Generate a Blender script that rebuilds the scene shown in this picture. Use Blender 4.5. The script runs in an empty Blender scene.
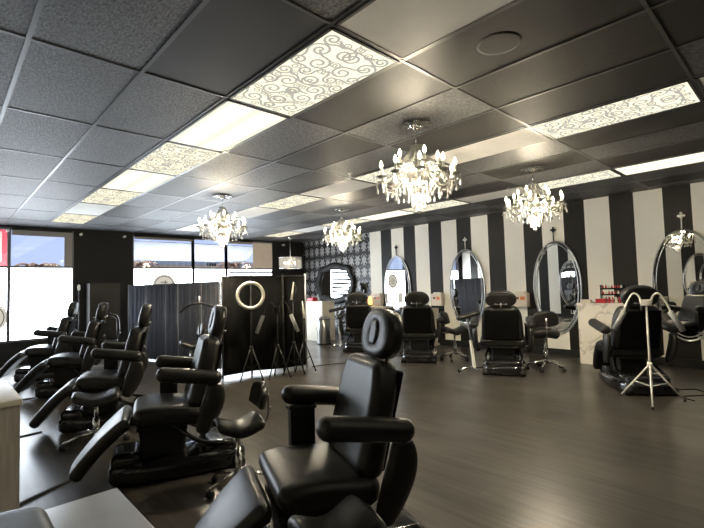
import bpy, bmesh, math, random
from mathutils import Vector, Matrix
PI = math.pi
random.seed(7)
C = bpy.context.scene
COL = C.collection

# ------------------------------------------------------------------ camera
CZ = 1.426
cam_d = bpy.data.cameras.new('camera'); cam = bpy.data.objects.new('camera', cam_d); COL.objects.link(cam)
_r = Vector((0.72682776, -0.68622048, -0.02868546)); _u = Vector((-0.01443132, -0.05701505, 0.99826901)); _f = Vector((0.68666815, 0.72515566, 0.05134319))
m = Matrix((( _r.x, _u.x, -_f.x, 0), (_r.y, _u.y, -_f.y, 0), (_r.z, _u.z, -_f.z, CZ), (0, 0, 0, 1)))
cam.matrix_world = m
cam_d.sensor_width = 36; cam_d.lens = 436.4 / 704 * 36; cam_d.clip_start = 0.02; cam_d.clip_end = 300
C.camera = cam

# ------------------------------------------------------------------ world and light
C.view_settings.view_transform = 'Standard'; C.view_settings.look = 'None'
C.view_settings.exposure = 0.32; C.view_settings.gamma = 1; C.view_settings.use_curve_mapping = False
W = bpy.data.worlds.new('sky'); C.world = W; W.use_nodes = True
nt = W.node_tree; bg = nt.nodes['Background']
tc = nt.nodes.new('ShaderNodeTexCoord'); sp = nt.nodes.new('ShaderNodeSeparateXYZ'); rp = nt.nodes.new('ShaderNodeValToRGB')
nt.links.new(tc.outputs['Generated'], sp.inputs[0]); nt.links.new(sp.outputs['Z'], rp.inputs[0]); nt.links.new(rp.outputs[0], bg.inputs[0])
rp.color_ramp.elements[0].position = 0.0; rp.color_ramp.elements[0].color = (0.60, 0.70, 1.0, 1)
rp.color_ramp.elements[1].position = 0.6; rp.color_ramp.elements[1].color = (0.40, 0.55, 0.95, 1)
bg.inputs[1].default_value = 1.0
sun_d = bpy.data.lights.new('sun', 'SUN'); sun_d.energy = 5.0; sun_d.angle = 0.01; sun_d.color = (1, .96, .9)
sun = bpy.data.objects.new('sun', sun_d); COL.objects.link(sun); sun.rotation_euler = (math.radians(35), 0, math.radians(200)); sun.location = (0, 20, 10)
LIT = 1.15        # ceiling panels
WIN = 15.0        # frosted panes in daylight
CAND = 540.0       # watts per chandelier, shared by candle light and added down spot

# ------------------------------------------------------------------ materials
def mat(name, col=(.5, .5, .5), rough=.5, metal=0., spec=.5, bump=0., bscale=60., trans=0., coat=0., emit=None, es=0., stretch=None, cvar=0., cscale=6., ior=1.45, bdist=.002):
    M = bpy.data.materials.new(name); M.use_nodes = True
    t = M.node_tree; b = t.nodes['Principled BSDF']
    b.inputs['Base Color'].default_value = (*col, 1); b.inputs['Roughness'].default_value = rough
    b.inputs['Metallic'].default_value = metal; b.inputs['Specular IOR Level'].default_value = spec
    b.inputs['Transmission Weight'].default_value = trans; b.inputs['Coat Weight'].default_value = coat; b.inputs['IOR'].default_value = ior
    b.inputs['Coat Roughness'].default_value = .08
    if emit: b.inputs['Emission Color'].default_value = (*emit, 1); b.inputs['Emission Strength'].default_value = es
    tc = t.nodes.new('ShaderNodeTexCoord'); mp = t.nodes.new('ShaderNodeMapping')
    t.links.new(tc.outputs['Object'], mp.inputs[0])
    if stretch: mp.inputs['Scale'].default_value = stretch
    if bump:
        n = t.nodes.new('ShaderNodeTexNoise'); n.inputs['Scale'].default_value = bscale; n.inputs['Detail'].default_value = 4
        bp = t.nodes.new('ShaderNodeBump'); bp.inputs['Strength'].default_value = bump; bp.inputs['Distance'].default_value = bdist
        t.links.new(mp.outputs[0], n.inputs['Vector']); t.links.new(n.outputs[0], bp.inputs['Height']); t.links.new(bp.outputs[0], b.inputs['Normal'])
    n = t.nodes.new('ShaderNodeTexNoise'); n.inputs['Scale'].default_value = cscale; n.inputs['Detail'].default_value = 3
    t.links.new(mp.outputs[0], n.inputs['Vector'])
    r = t.nodes.new('ShaderNodeValToRGB'); v = cvar or .04
    r.color_ramp.elements[0].position = .3; r.color_ramp.elements[1].position = .7
    r.color_ramp.elements[0].color = (*[c * (1 - v) for c in col], 1); r.color_ramp.elements[1].color = (*[min(1, c * (1 + v)) for c in col], 1)
    t.links.new(n.outputs[0], r.inputs[0]); t.links.new(r.outputs[0], b.inputs['Base Color'])
    M['b'] = b.name
    return M
def N(M, typ, **kw):
    n = M.node_tree.nodes.new(typ)
    for k, v in kw.items(): setattr(n, k, v)
    return n
def L(M, a, b): M.node_tree.links.new(a, b)
def math_n(M, op, a, b=None, c=None):
    n = N(M, 'ShaderNodeMath', operation=op)
    for i, v in enumerate((a, b, c)):
        if v is None: continue
        if isinstance(v, (int, float)): n.inputs[i].default_value = v
        else: L(M, v, n.inputs[i])
    return n.outputs[0]
def bsdf(M): return M.node_tree.nodes['Principled BSDF']

leather = mat('black_leather', (.011, .0105, .010), .40, bump=.25, bscale=180, spec=.7, cvar=.15, cscale=9)
leather_back = mat('black_vinyl_shell', (.003, .003, .003), .8, spec=.15, bump=.1, bscale=80)
gloss_black = mat('gloss_black_plastic', (.008, .008, .009), .14, coat=.6)
matte_black = mat('matte_black', (.006, .006, .006), .6)
rubber = mat('black_rubber', (.012, .012, .012), .7)
chrome = mat('chrome', (.75, .75, .74), .12, metal=1)
steel = mat('brushed_steel', (.48, .47, .46), .28, metal=1, stretch=(1, 1, .05), bump=.1, bscale=200)
white_metal = mat('white_enamel', (.86, .83, .76), .35)
white_paint = mat('white_laminate', (.72, .68, .58), .45)
grey_lamp = mat('grey_lamp_tube', (.30, .30, .30), .4)
crystal = mat('crystal', (.50, .485, .45), .08, trans=.55, ior=1.5, emit=(1, .9, .7), es=0)
amber_m = mat('amber_glow', (.9, .5, .15), .4, emit=(1, .5, .12), es=2.5)
red_m = mat('red_plastic', (.45, .02, .03), .35)
pink_m = mat('pink_card', (.5, .12, .14), .5)
cream_m = mat('cream_card', (.7, .62, .52), .5)
orange_m = mat('orange_print', (.75, .22, .08), .5)
navy_fabric = mat('charcoal_fabric', (.15, .155, .18), .85, bump=.3, bscale=150, cvar=.12)
_t = navy_fabric.node_tree; _o = [n for n in _t.nodes if n.type == 'OUTPUT_MATERIAL'][0]; _tl = _t.nodes.new('ShaderNodeBsdfTranslucent'); _tl.inputs[0].default_value = (.12, .125, .15, 1)
_mx = _t.nodes.new('ShaderNodeMixShader'); _mx.inputs[0].default_value = .5; _t.links.new(_t.nodes['Principled BSDF'].outputs[0], _mx.inputs[1]); _t.links.new(_tl.outputs[0], _mx.inputs[2]); _t.links.new(_mx.outputs[0], _o.inputs[0])
black_fabric = mat('black_fabric', (.004, .004, .004), .95, spec=.15, bump=.3, bscale=150)
silver_post = mat('silver_post', (.5, .5, .52), .35, metal=.6)
frame_al = mat('dark_aluminium', (.16, .16, .18), .4, metal=.3)
shade_m = mat('grey_roller_shade', (.38, .36, .34), .8)
black_wall = mat('black_wall_paint', (.009, .0088, .0085), .65, bump=.1, bscale=30)
decal_m = mat('grey_vinyl_decal', (.40, .38, .35), .6, emit=(.60, .57, .50), es=.7)  # emission put in for daylight coming through decals and posters
outside_white = mat('white_outdoor_paint', (.34, .34, .35), .8)
tan_stucco = mat('tan_stucco', (.55, .45, .33), .9)
concrete = mat('concrete_ground', (.55, .54, .52), .9, bump=.2, bscale=20)
palm_m = mat('dry_palm_leaf', (.32, .18, .10), .8)
trunk_m = mat('palm_trunk', (.25, .18, .12), .9, bump=.5, bscale=20)
red_sign = mat('red_sign', (.55, .06, .07), .5)

def emis(name, col, s, sampling=True):
    M = bpy.data.materials.new(name); M.use_nodes = True; t = M.node_tree; t.nodes.clear()
    o = t.nodes.new('ShaderNodeOutputMaterial'); e = t.nodes.new('ShaderNodeEmission')
    e.inputs[0].default_value = (*col, 1); e.inputs[1].default_value = s; t.links.new(e.outputs[0], o.inputs[0])
    if not sampling: M.cycles.emission_sampling = 'NONE'
    return M
frost = emis('frosted_pane_in_daylight', (.84, .92, 1.0), WIN)
panel_scroll = emis('lit_diffuser', (1, .93, .68), LIT * .90)
film_m = emis('backlit_grey_film', (.80, .76, .66), .52, False)
bulb_m = emis('candle_bulb', (1, .90, .66), 9, False)
unlit_m = mat('unlit_diffuser', (.80, .78, .74), .85)
# plain lit diffuser: glow of the tubes painted as emission bands along the long side
panel_plain = emis('lit_diffuser_tube_bands', (1, .94, .72), LIT)
t = panel_plain.node_tree; e = [n for n in t.nodes if n.type == 'EMISSION'][0]
tcn = t.nodes.new('ShaderNodeTexCoord'); spn = t.nodes.new('ShaderNodeSeparateXYZ'); t.links.new(tcn.outputs['Object'], spn.inputs[0])
a = math_n(panel_plain, 'MULTIPLY', spn.outputs['X'], 2 * PI / .27); a = math_n(panel_plain, 'COSINE', math_n(panel_plain, 'ADD', a, PI))
a = math_n(panel_plain, 'MULTIPLY_ADD', a, .24 * LIT, LIT * 1.05); t.links.new(a, e.inputs[1])

# ceiling tile: fissured dark paint
tile = mat('dark_fissured_tile', (.088, .089, .092), .58, spec=.55, bump=1., bscale=75, cvar=.75, cscale=85, stretch=(1, .45, 1), bdist=.006)
tile_smooth = mat('dark_smooth_tile', (.022, .021, .020), .6, bump=.15, bscale=25)
tile_plain = mat('dark_plain_tile', (.028, .026, .024), .60, spec=.55, bump=.35, bscale=45, cvar=.2, cscale=40)
tbar = mat('dark_grid_bar', (.075, .075, .075), .4)

# striped plaster
Y0, SW, SB = 8.335, .413, .373
def stripe_mat(name, y0):
    M = mat(name, (.6, .6, .6), .5, bump=.12, bscale=25, spec=.3)
    g = N(M, 'ShaderNodeNewGeometry'); s = N(M, 'ShaderNodeSeparateXYZ'); L(M, g.outputs['Position'], s.inputs[0])
    a = math_n(M, 'SUBTRACT', y0 + (SW + SB) * 40, s.outputs['Y']); a = math_n(M, 'MODULO', a, SW + SB); a = math_n(M, 'LESS_THAN', a, SW)
    n = N(M, 'ShaderNodeTexNoise'); n.inputs['Scale'].default_value = 3; L(M, g.outputs['Position'], n.inputs['Vector'])
    r = N(M, 'ShaderNodeValToRGB'); r.color_ramp.elements[0].color = (.84, .81, .73, 1); r.color_ramp.elements[1].color = (.90, .87, .79, 1); L(M, n.outputs[0], r.inputs[0])
    mx = N(M, 'ShaderNodeMix', data_type='RGBA'); mx.inputs[6].default_value = (.014, .0125, .0105, 1); L(M, r.outputs[0], mx.inputs[7]); L(M, a, mx.inputs[0])
    L(M, mx.outputs[2], bsdf(M).inputs['Base Color']); return M
stripe = stripe_mat('striped_paint', Y0); stripe_l = stripe_mat('striped_paint_left', 8.1)
# damask
damask = mat('damask_paper', (.1, .1, .1), .45)
M = damask; g = N(M, 'ShaderNodeNewGeometry'); s = N(M, 'ShaderNodeSeparateXYZ'); L(M, g.outputs['Position'], s.inputs[0])
u = math_n(M, 'MULTIPLY', s.outputs['Y'], 2 * PI / .52); v = math_n(M, 'MULTIPLY', s.outputs['Z'], 2 * PI / .72)
cu, cv = math_n(M, 'COSINE', u), math_n(M, 'COSINE', v)
base = math_n(M, 'MULTIPLY', cu, cv)
base = math_n(M, 'ABSOLUTE', base)
d = math_n(M, 'MULTIPLY', math_n(M, 'COSINE', math_n(M, 'MULTIPLY', u, 5)), math_n(M, 'COSINE', math_n(M, 'MULTIPLY', v, 4)))
d2 = math_n(M, 'COSINE', math_n(M, 'ADD', math_n(M, 'MULTIPLY', v, 7), math_n(M, 'MULTIPLY', math_n(M, 'ABSOLUTE', math_n(M, 'SINE', u)), 6)))
a = math_n(M, 'ADD', math_n(M, 'MULTIPLY_ADD', d, .30, base), math_n(M, 'MULTIPLY', d2, .22))
a = math_n(M, 'GREATER_THAN', a, .46)
mx = N(M, 'ShaderNodeMix', data_type='RGBA'); mx.inputs[6].default_value = (.012, .012, .012, 1); mx.inputs[7].default_value = (.33, .33, .33, 1)
L(M, a, mx.inputs[0]); L(M, mx.outputs[2], bsdf(M).inputs['Base Color'])
# marble
def marble_mat(name, base=(.84, .80, .73)):
    M = mat(name, base, .25)
    tc = N(M, 'ShaderNodeTexCoord'); mp = N(M, 'ShaderNodeMapping'); L(M, tc.outputs['Object'], mp.inputs[0])
    mp.inputs['Rotation'].default_value = (.7, .3, .2)
    n = N(M, 'ShaderNodeTexNoise'); n.inputs['Scale'].default_value = 1.6; n.inputs['Detail'].default_value = 5; n.inputs['Distortion'].default_value = .8
    L(M, mp.outputs[0], n.inputs['Vector'])
    a = math_n(M, 'ABSOLUTE', math_n(M, 'SUBTRACT', n.outputs[0], .5))
    r = N(M, 'ShaderNodeValToRGB'); e = r.color_ramp.elements
    e[0].position = 0; e[0].color = (*[c * .66 for c in base], 1); e[1].position = .03; e[1].color = (*base, 1)
    L(M, a, r.inputs[0]); L(M, r.outputs[0], bsdf(M).inputs['Base Color']); return M
marble = marble_mat('white_marble')
pale_wood = mat('pale_grained_laminate', (.50, .47, .43), .5, stretch=(1, 1, .08), cvar=.15, cscale=60, bump=.1, bscale=60)
grey_top = mat('pale_grey_laminate', (.36, .37, .38), .3, cvar=.05)
# floor: dark planks running along Y
floor_m = mat('dark_wood_planks', (.03, .027, .024), .33, spec=.6)
M = floor_m; b = bsdf(M)
g = N(M, 'ShaderNodeNewGeometry'); mp = N(M, 'ShaderNodeMapping'); L(M, g.outputs['Position'], mp.inputs[0])
mp.inputs['Rotation'].default_value = (0, 0, PI / 2)
br = N(M, 'ShaderNodeTexBrick'); br.offset = .37; br.inputs['Scale'].default_value = 1; br.inputs['Brick Width'].default_value = 1.2; br.inputs['Row Height'].default_value = .19
br.inputs['Mortar Size'].default_value = .0016; br.inputs['Color1'].default_value = (.042, .0375, .032, 1); br.inputs['Color2'].default_value = (.056, .050, .043, 1); br.inputs['Mortar'].default_value = (.035, .031, .027, 1)
L(M, mp.outputs[0], br.inputs['Vector'])
mp2 = N(M, 'ShaderNodeMapping'); mp2.inputs['Scale'].default_value = (22, 1.3, 1); L(M, g.outputs['Position'], mp2.inputs[0])
n = N(M, 'ShaderNodeTexNoise'); n.inputs['Scale'].default_value = 1.0; n.inputs['Detail'].default_value = 3; n.inputs['Roughness'].default_value = .5; L(M, mp2.outputs[0], n.inputs['Vector'])
mr = N(M, 'ShaderNodeMapRange'); L(M, n.outputs[0], mr.inputs[0]); mr.inputs[1].default_value = .3; mr.inputs[2].default_value = .7; mr.inputs[3].default_value = .5; mr.inputs[4].default_value = 1.45
vm = N(M, 'ShaderNodeVectorMath', operation='SCALE'); L(M, br.outputs[0], vm.inputs[0]); L(M, mr.outputs[0], vm.inputs['Scale']); L(M, vm.outputs[0], b.inputs['Base Color'])
n2 = N(M, 'ShaderNodeTexNoise'); n2.inputs['Scale'].default_value = 1.6; n2.inputs['Detail'].default_value = 2; L(M, g.outputs['Position'], n2.inputs['Vector'])
mr2 = N(M, 'ShaderNodeMapRange'); L(M, n2.outputs[0], mr2.inputs[0]); mr2.inputs[1].default_value = .3; mr2.inputs[2].default_value = .7; mr2.inputs[3].default_value = .285; mr2.inputs[4].default_value = .37; L(M, mr2.outputs[0], b.inputs['Roughness'])
bp = N(M, 'ShaderNodeBump'); bp.inputs['Strength'].default_value = .06; bp.inputs['Distance'].default_value = .002; L(M, n.outputs[0], bp.inputs['Height']); L(M, bp.outputs[0], b.inputs['Normal'])
# mirror glass and clear glass
mirror_m = mat('mirror_glass', (.86, .86, .84), .0, metal=1)
for n in list(mirror_m.node_tree.nodes):
    if n.type in ('TEX_NOISE', 'VALTORGB'): mirror_m.node_tree.nodes.remove(n)
bsdf(mirror_m).inputs['Base Color'].default_value = (.86, .86, .84, 1)
glass = bpy.data.materials.new('window_glass'); glass.use_nodes = True; t = glass.node_tree; t.nodes.clear()
o = t.nodes.new('ShaderNodeOutputMaterial'); mxs = t.nodes.new('ShaderNodeMixShader'); tr = t.nodes.new('ShaderNodeBsdfTransparent'); gl = t.nodes.new('ShaderNodeBsdfGlossy')
tr.inputs[0].default_value = (.92, .94, .97, 1); gl.inputs['Roughness'].default_value = .02; mxs.inputs[0].default_value = .06
t.links.new(tr.outputs[0], mxs.inputs[1]); t.links.new(gl.outputs[0], mxs.inputs[2]); t.links.new(mxs.outputs[0], o.inputs[0])

# ------------------------------------------------------------------ mesh helpers
def bx(bm, x0, x1, y0, y1, z0, z1, mi=0, T=None):
    vs = [bm.verts.new((x, y, z)) for x in (x0, x1) for y in (y0, y1) for z in (z0, z1)]
    if T is not None:
        for v_ in vs: v_.co = T @ v_.co
    for q in ((0, 1, 3, 2), (4, 6, 7, 5), (0, 4, 5, 1), (2, 3, 7, 6), (0, 2, 6, 4), (1, 5, 7, 3)):
        f = bm.faces.new([vs[i] for i in q]); f.material_index = mi
def BM(): return bmesh.new()
def box(x0, x1, y0, y1, z0, z1, T=None):
    b = BM(); bx(b, x0, x1, y0, y1, z0, z1, 0, T); return b
def rbox(hx, hy, hz, r, ni=(4, 4, 2), seg=4, warp=None, bm=None):
    """box with rounded edges and optional warp of its vertices"""
    bm = bm or BM(); rs = min(r, hx, hy, hz)
    def axis(h, n):
        arc = [math.tan(PI / 4 * k / seg) for k in range(seg, 0, -1)]
        inn = h - rs
        a = [-(inn + rs * t_) for t_ in arc]
        b_ = [-inn + 2 * inn * k / n for k in range(n + 1)] if inn > 1e-6 else [0.]
        return a + b_ + [-x for x in reversed(a)]
    A = [axis(hx, ni[0]), axis(hy, ni[1]), axis(hz, ni[2])]; Hh = (hx, hy, hz); cache = {}
    def vert(i, j, k):
        key = (i, j, k)
        if key not in cache:
            p = Vector((A[0][i], A[1][j], A[2][k])); q = Vector([max(-(Hh[c] - rs), min(Hh[c] - rs, p[c])) for c in range(3)])
            d_ = p - q
            if d_.length > 1e-9: p = q + d_.normalized() * rs
            if warp: p = Vector(warp(p.x, p.y, p.z))
            cache[key] = bm.verts.new(p)
        return cache[key]
    n0, n1, n2 = (len(a) for a in A)
    def face(*ks):
        try: bm.faces.new([vert(*k) for k in ks]).smooth = True
        except ValueError: pass
    for i in range(n0 - 1):
        for j in range(n1 - 1):
            face((i, j, 0), (i, j + 1, 0), (i + 1, j + 1, 0), (i + 1, j, 0)); face((i, j, n2 - 1), (i + 1, j, n2 - 1), (i + 1, j + 1, n2 - 1), (i, j + 1, n2 - 1))
    for i in range(n0 - 1):
        for k in range(n2 - 1):
            face((i, 0, k), (i + 1, 0, k), (i + 1, 0, k + 1), (i, 0, k + 1)); face((i, n1 - 1, k), (i, n1 - 1, k + 1), (i + 1, n1 - 1, k + 1), (i + 1, n1 - 1, k))
    for j in range(n1 - 1):
        for k in range(n2 - 1):
            face((0, j, k), (0, j, k + 1), (0, j + 1, k + 1), (0, j + 1, k)); face((n0 - 1, j, k), (n0 - 1, j + 1, k), (n0 - 1, j + 1, k + 1), (n0 - 1, j, k + 1))
    return bm
def tube(pts, r, n=8, bm=None, closed=False, cap=True):
    bm = bm or BM(); pts = [Vector(p) for p in pts]; rad = r if isinstance(r, (list, tuple)) else [r] * len(pts)
    rings = []; up = None; m_ = len(pts)
    for i, p in enumerate(pts):
        if closed: t_ = pts[(i + 1) % m_] - pts[i - 1]
        else: t_ = pts[min(i + 1, m_ - 1)] - pts[max(i - 1, 0)]
        t_.normalize()
        if up is None: up = Vector((0, 0, 1)) if abs(t_.z) < .9 else Vector((1, 0, 0))
        a = t_.cross(up).normalized(); b_ = a.cross(t_).normalized(); up = b_
        rings.append([bm.verts.new(p + (a * math.cos(2 * PI * k / n) + b_ * math.sin(2 * PI * k / n)) * rad[i]) for k in range(n)])
    for i in range(m_ if closed else m_ - 1):
        A, B = rings[i], rings[(i + 1) % m_]
        for k in range(n): bm.faces.new((A[k], A[(k + 1) % n], B[(k + 1) % n], B[k])).smooth = True
    if cap and not closed: bm.faces.new(list(reversed(rings[0]))); bm.faces.new(rings[-1])
    return bm
def lathe(prof, n=20, c=(0, 0, 0), bm=None):
    bm = bm or BM(); rings = []
    for r, z in prof:
        r = max(r, 1e-4); rings.append([bm.verts.new((c[0] + r * math.cos(2 * PI * k / n), c[1] + r * math.sin(2 * PI * k / n), c[2] + z)) for k in range(n)])
    for A, B in zip(rings, rings[1:]):
        for k in range(n): bm.faces.new((A[k], A[(k + 1) % n], B[(k + 1) % n], B[k])).smooth = True
    bm.faces.new(list(reversed(rings[0]))); bm.faces.new(rings[-1]); return bm
def smoothpts(P, n=6):
    P = [Vector(p) for p in P]; out = []
    for i in range(len(P) - 1):
        p0 = P[max(i - 1, 0)]; p1 = P[i]; p2 = P[i + 1]; p3 = P[min(i + 2, len(P) - 1)]
        for k in range(n):
            t_ = k / n; out.append(.5 * ((2 * p1) + (p2 - p0) * t_ + (2 * p0 - 5 * p1 + 4 * p2 - p3) * t_ ** 2 + (3 * p1 - p0 - 3 * p2 + p3) * t_ ** 3))
    out.append(P[-1]); return out
def xf(bm, T):
    bmesh.ops.transform(bm, matrix=T, verts=bm.verts); return bm
def obj(name, bm, m_, parent=None, loc=None, rz=0, rot=None):
    bmesh.ops.recalc_face_normals(bm, faces=bm.faces)
    me = bpy.data.meshes.new(name); bm.to_mesh(me); bm.free()
    for k in (m_ if isinstance(m_, (list, tuple)) else [m_]): me.materials.append(k)
    o = bpy.data.objects.new(name, me); COL.objects.link(o)
    if parent: o.parent = parent
    if loc is not None: o.location = loc
    o.rotation_euler = rot or (0, 0, rz)
    return o
def tag(o, label, cat, group=None, kind=None):
    o['label'] = label; o['category'] = cat
    if group: o['group'] = group
    if kind: o['kind'] = kind
    return o
def thing(name, label, cat, loc=(0, 0, 0), rz=0, group=None):
    o = bpy.data.objects.new(name, None); COL.objects.link(o); o.location = loc; o.rotation_euler = (0, 0, rz); o.empty_display_size = .1
    return tag(o, label, cat, group)
def struct(name, bm, m_):
    o = obj(name, bm, m_); o['kind'] = 'structure'; return o
def copy_tree(o, parent=None):
    c = o.copy(); COL.objects.link(c)
    if parent: c.parent = parent
    for ch in list(o.children): copy_tree(ch, c)
    return c
def dup(root, loc, rz, label, scale=None):
    r = copy_tree(root); r.location = loc; r.rotation_euler = (0, 0, rz); r['label'] = label
    if scale: r.scale = scale if isinstance(scale, tuple) else (scale,) * 3
    return r
def T(x, y, z): return Matrix.Translation((x, y, z))
def RX(a): return Matrix.Rotation(a, 4, 'X')
def RY(a): return Matrix.Rotation(a, 4, 'Y')
def RZ(a): return Matrix.Rotation(a, 4, 'Z')
rad = math.radians

# ------------------------------------------------------------------ structure
XL, XR, YB, YF, H = -.62, 8.59, -4.2, 11.35, 2.888
GX, GY, GL = .3485, 1.768, 1.2297
struct('floor', box(XL - .15, XR + .15, YB - .15, YF + .15, -.1, 0), floor_m)
# ceiling: a grid of tiles, light troffers sit under it
lit_cells = {}
def row(i, spec):
    for j, k in spec.items(): lit_cells[(i, j)] = k
row(2, {-4: 'p', -3: 'p', -2: 'p', -1: 'u', 0: 's', 1: 'p', 2: 's', 3: 'p', 4: 's', 5: 'u', 6: 's'})
row(6, {-4: 'p', -3: 'p', -2: 'u', -1: 's', 0: 'u', 1: 's', 2: 'u', 3: 's', 4: 'u', 5: 'u', 6: 'u'})
row(10, {-4: 'p', -3: 'p', -2: 'p', -1: 'p', 0: 's', 1: 'u', 2: 's', 3: 'p', 4: 's', 5: 'u', 6: 's'})
bm = BM()
smooth_cells = {(1, 0), (3, -1), (4, -2), (5, -1)}
i0, i1, j0, j1 = -2, 14, -5, 8
def cx(i): return max(XL, min(XR, GX + .61 * i))
def cy(j): return max(YB, min(YF, GY + GL * j))
for i in range(i0, i1):
    for j in range(j0, j1):
        xa, xb, ya, yb = cx(i), cx(i + 1), cy(j), cy(j + 1)
        if xb - xa < .01 or yb - ya < .01: continue
        mi = 1 if (i, j) in smooth_cells else (2 if (i * 7 + j * 3) % 5 in (0, 1) and i > 2 else 0)
        bx(bm, xa, xb, ya, yb, H + .004, H + .03, mi)
for i in range(i0, i1 + 1):
    x = GX + .61 * i
    if XL < x < XR: bx(bm, x - .013, x + .013, YB, YF, H - .002, H + .004, 3)
for j in range(j0, j1 + 1):
    y = GY + GL * j
    if YB < y < YF: bx(bm, XL, XR, y - .011, y + .011, H - .0015, H + .004, 3)
struct('ceiling', bm, [tile, tile_smooth, tile_plain, tbar])
struct('wall_back', box(XL, XR, YB - .12, YB, 0, H + .03), black_wall)
struct('wall_left', box(XL - .12, XL, YB, YF, 0, H + .03), stripe_l)
bm = BM(); bx(bm, XR, XR + .12, YB, Y0, 0, H + .03, 0); bx(bm, XR, XR + .12, Y0, YF, 0, H + .03, 1)
struct('wall_right', bm, [stripe, damask])
struct('baseboard_right', box(XR - .02, XR, YB, YF, 0, .13), matte_black)
struct('baseboard_left', box(XL, XL + .015, YB, YF, 0, .13), matte_black)
# window wall, openings: window_1 x -.45..2.18, window_2 3.415..7.41 (door 4.96..5.86)
WB, WT, TR = .48, 2.85, 2.03
bm = BM()
for a, b_, c, d_ in ((XL, XR, WT, H + .03), (XL, -.45, 0, WT), (2.18, 3.415, 0, WT), (7.41, XR, 0, WT), (-.45, 2.18, 0, WB), (3.415, 4.93, 0, WB), (5.89, 7.41, 0, WB)):
    bx(bm, a, b_, YF, YF + .15, c, d_)
struct('wall_front', bm, black_wall)
def window(name, xs, zb):
    """xs: edges of its panes; frame, one upper clear pane and one lower frosted pane each"""
    root = bpy.data.objects.new(name, None); COL.objects.link(root); root.location = (xs[0], YF + .05, 0); root['kind'] = 'structure'
    f = BM(); x0 = xs[0]
    for x in xs: bx(f, x - x0 - .028, x - x0 + .028, -.04, .04, zb, WT)
    for z in (zb + .02, TR, WT - .02): bx(f, 0, xs[-1] - x0, -.035, .035, z - .022, z + .022)
    fo = obj('window_frame', f, frame_al, root)
    for a, b_ in zip(xs, xs[1:]):
        obj('upper_pane', box(a - x0 + .028, b_ - x0 - .028, -.004, .004, TR + .022, WT - .042), glass, root)
        obj('frosted_pane', box(a - x0 + .028, b_ - x0 - .028, -.004, .004, zb + .042, TR - .022), frost, root)
    return root
window('window_1', [-.45, 1.037, 2.18], WB)
window('window_2', [3.415, 4.93], WB)
window('window_3', [5.89, 7.41], WB)
window('door_1', [4.93, 5.89], .30)

# roller shade bands at the head of the windows
def shade(x0, x1, z0, z1, label, y=YF - .03):
    t_ = thing('roller_shade', label, 'shade', (x0, y, z0), group='roller shades above the windows')
    obj('shade_cloth', box(0, x1 - x0, -.003, .003, 0, z1 - z0), shade_m, t_)
    obj('roller_tube', tube([(0, -.015, z1 - z0), (x1 - x0, -.015, z1 - z0)], .022, 10), matte_black, t_)
shade(1.07, 2.15, 2.69, 2.82, 'narrow grey roller shade rolled up above the far left window')
shade(3.44, 4.90, 2.74, 2.82, 'pale roller shade above the window pane left of the glass door')
shade(5.92, 6.70, 2.74, 2.82, 'short rolled shade above the pane right of the glass door')
o = obj('window_blind', box(2.00, 2.15, YF + .0, YF + .006, TR + .02, 2.80), shade_m); tag(o, 'narrow grey blind strip at the right edge of the far left upper pane', 'blind')
# beige blind pulled down over the right upper pane
o = obj('window_blind', box(6.72, 7.38, YF - .012, YF - .006, TR + .02, 2.80), mat('beige_blind', (.50, .42, .33), .8, emit=(.9, .75, .6), es=.12))  # faint emission put in for daylight through the cloth
tag(o, 'beige blind covering the right end of the upper window pane beside the black corner', 'blind')
# horizontal dark slats in the right pane
bl = thing('slatted_blind', 'dark horizontal slat blind with wide white gaps behind the black screens', 'blind', (5.93, YF - .03, 0))
for k in range(8):
    z = 1.93 - .13 * k
    obj('slat', box(0, 1.45, -.012, .012, z - .034, z + .034), matte_black, bl)
obj('blind_cord', tube([(.05, .0, 1.95), (.05, 0, .98)], .003, 6), matte_black, bl)

# decals and posters on the glass
def disc(x, z, r, label):
    b = BM(); vs = [b.verts.new((r * math.cos(2 * PI * k / 40), 0, r * math.sin(2 * PI * k / 40))) for k in range(40)]
    b.faces.new(vs); e_ = bmesh.ops.extrude_face_region(b, geom=b.faces[:]); bmesh.ops.translate(b, verts=[v_ for v_ in e_['geom'] if isinstance(v_, bmesh.types.BMVert)], vec=(0, -.003, 0))
    o_ = obj('window_decal', b, decal_m, None, (x, YF + .044, z)); tag(o_, label, 'decal')
    b = BM(); tube([(r * .8 * math.cos(2 * PI * k / 40), -.005, r * .8 * math.sin(2 * PI * k / 40)) for k in range(40)], .008, 6, b, closed=True)
    bx(b, -r * .5, r * .5, -.006, -.003, -.012, .012); bx(b, -r * .3, r * .3, -.006, -.003, r * .25, r * .32); bx(b, -r * .3, r * .3, -.006, -.003, -r * .32, -r * .25)
    obj('printed_ring', b, matte_black, o_)
disc(4.17, 1.59, .29, 'round grey logo decal on the glass, half hidden behind the grey folding screen')
disc(.72, 1.0, .31, 'round grey logo decal on the far left pane, cut by the photo edge')
for x, l in ((3.75, 'square grey poster low on the pane left of the glass door'), (4.62, 'square grey poster low on the pane beside the glass door frame')):
    o = obj('window_poster', box(x - .15, x + .15, YF + .035, YF + .043, .72, 1.12), decal_m); tag(o, l, 'poster')
# small dark address marks on the transom glass of the door
b = BM(); x = 5.32
for w in (.05, .02, .07, .07, .07):
    bx(b, x, x + w * .75, YF + .035, YF + .043, 2.10, 2.18 if w != .02 else 2.12); x += w
o = obj('address_decal', b, matte_black); tag(o, 'small dark address characters stuck on the glass above the door', 'decal')

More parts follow.
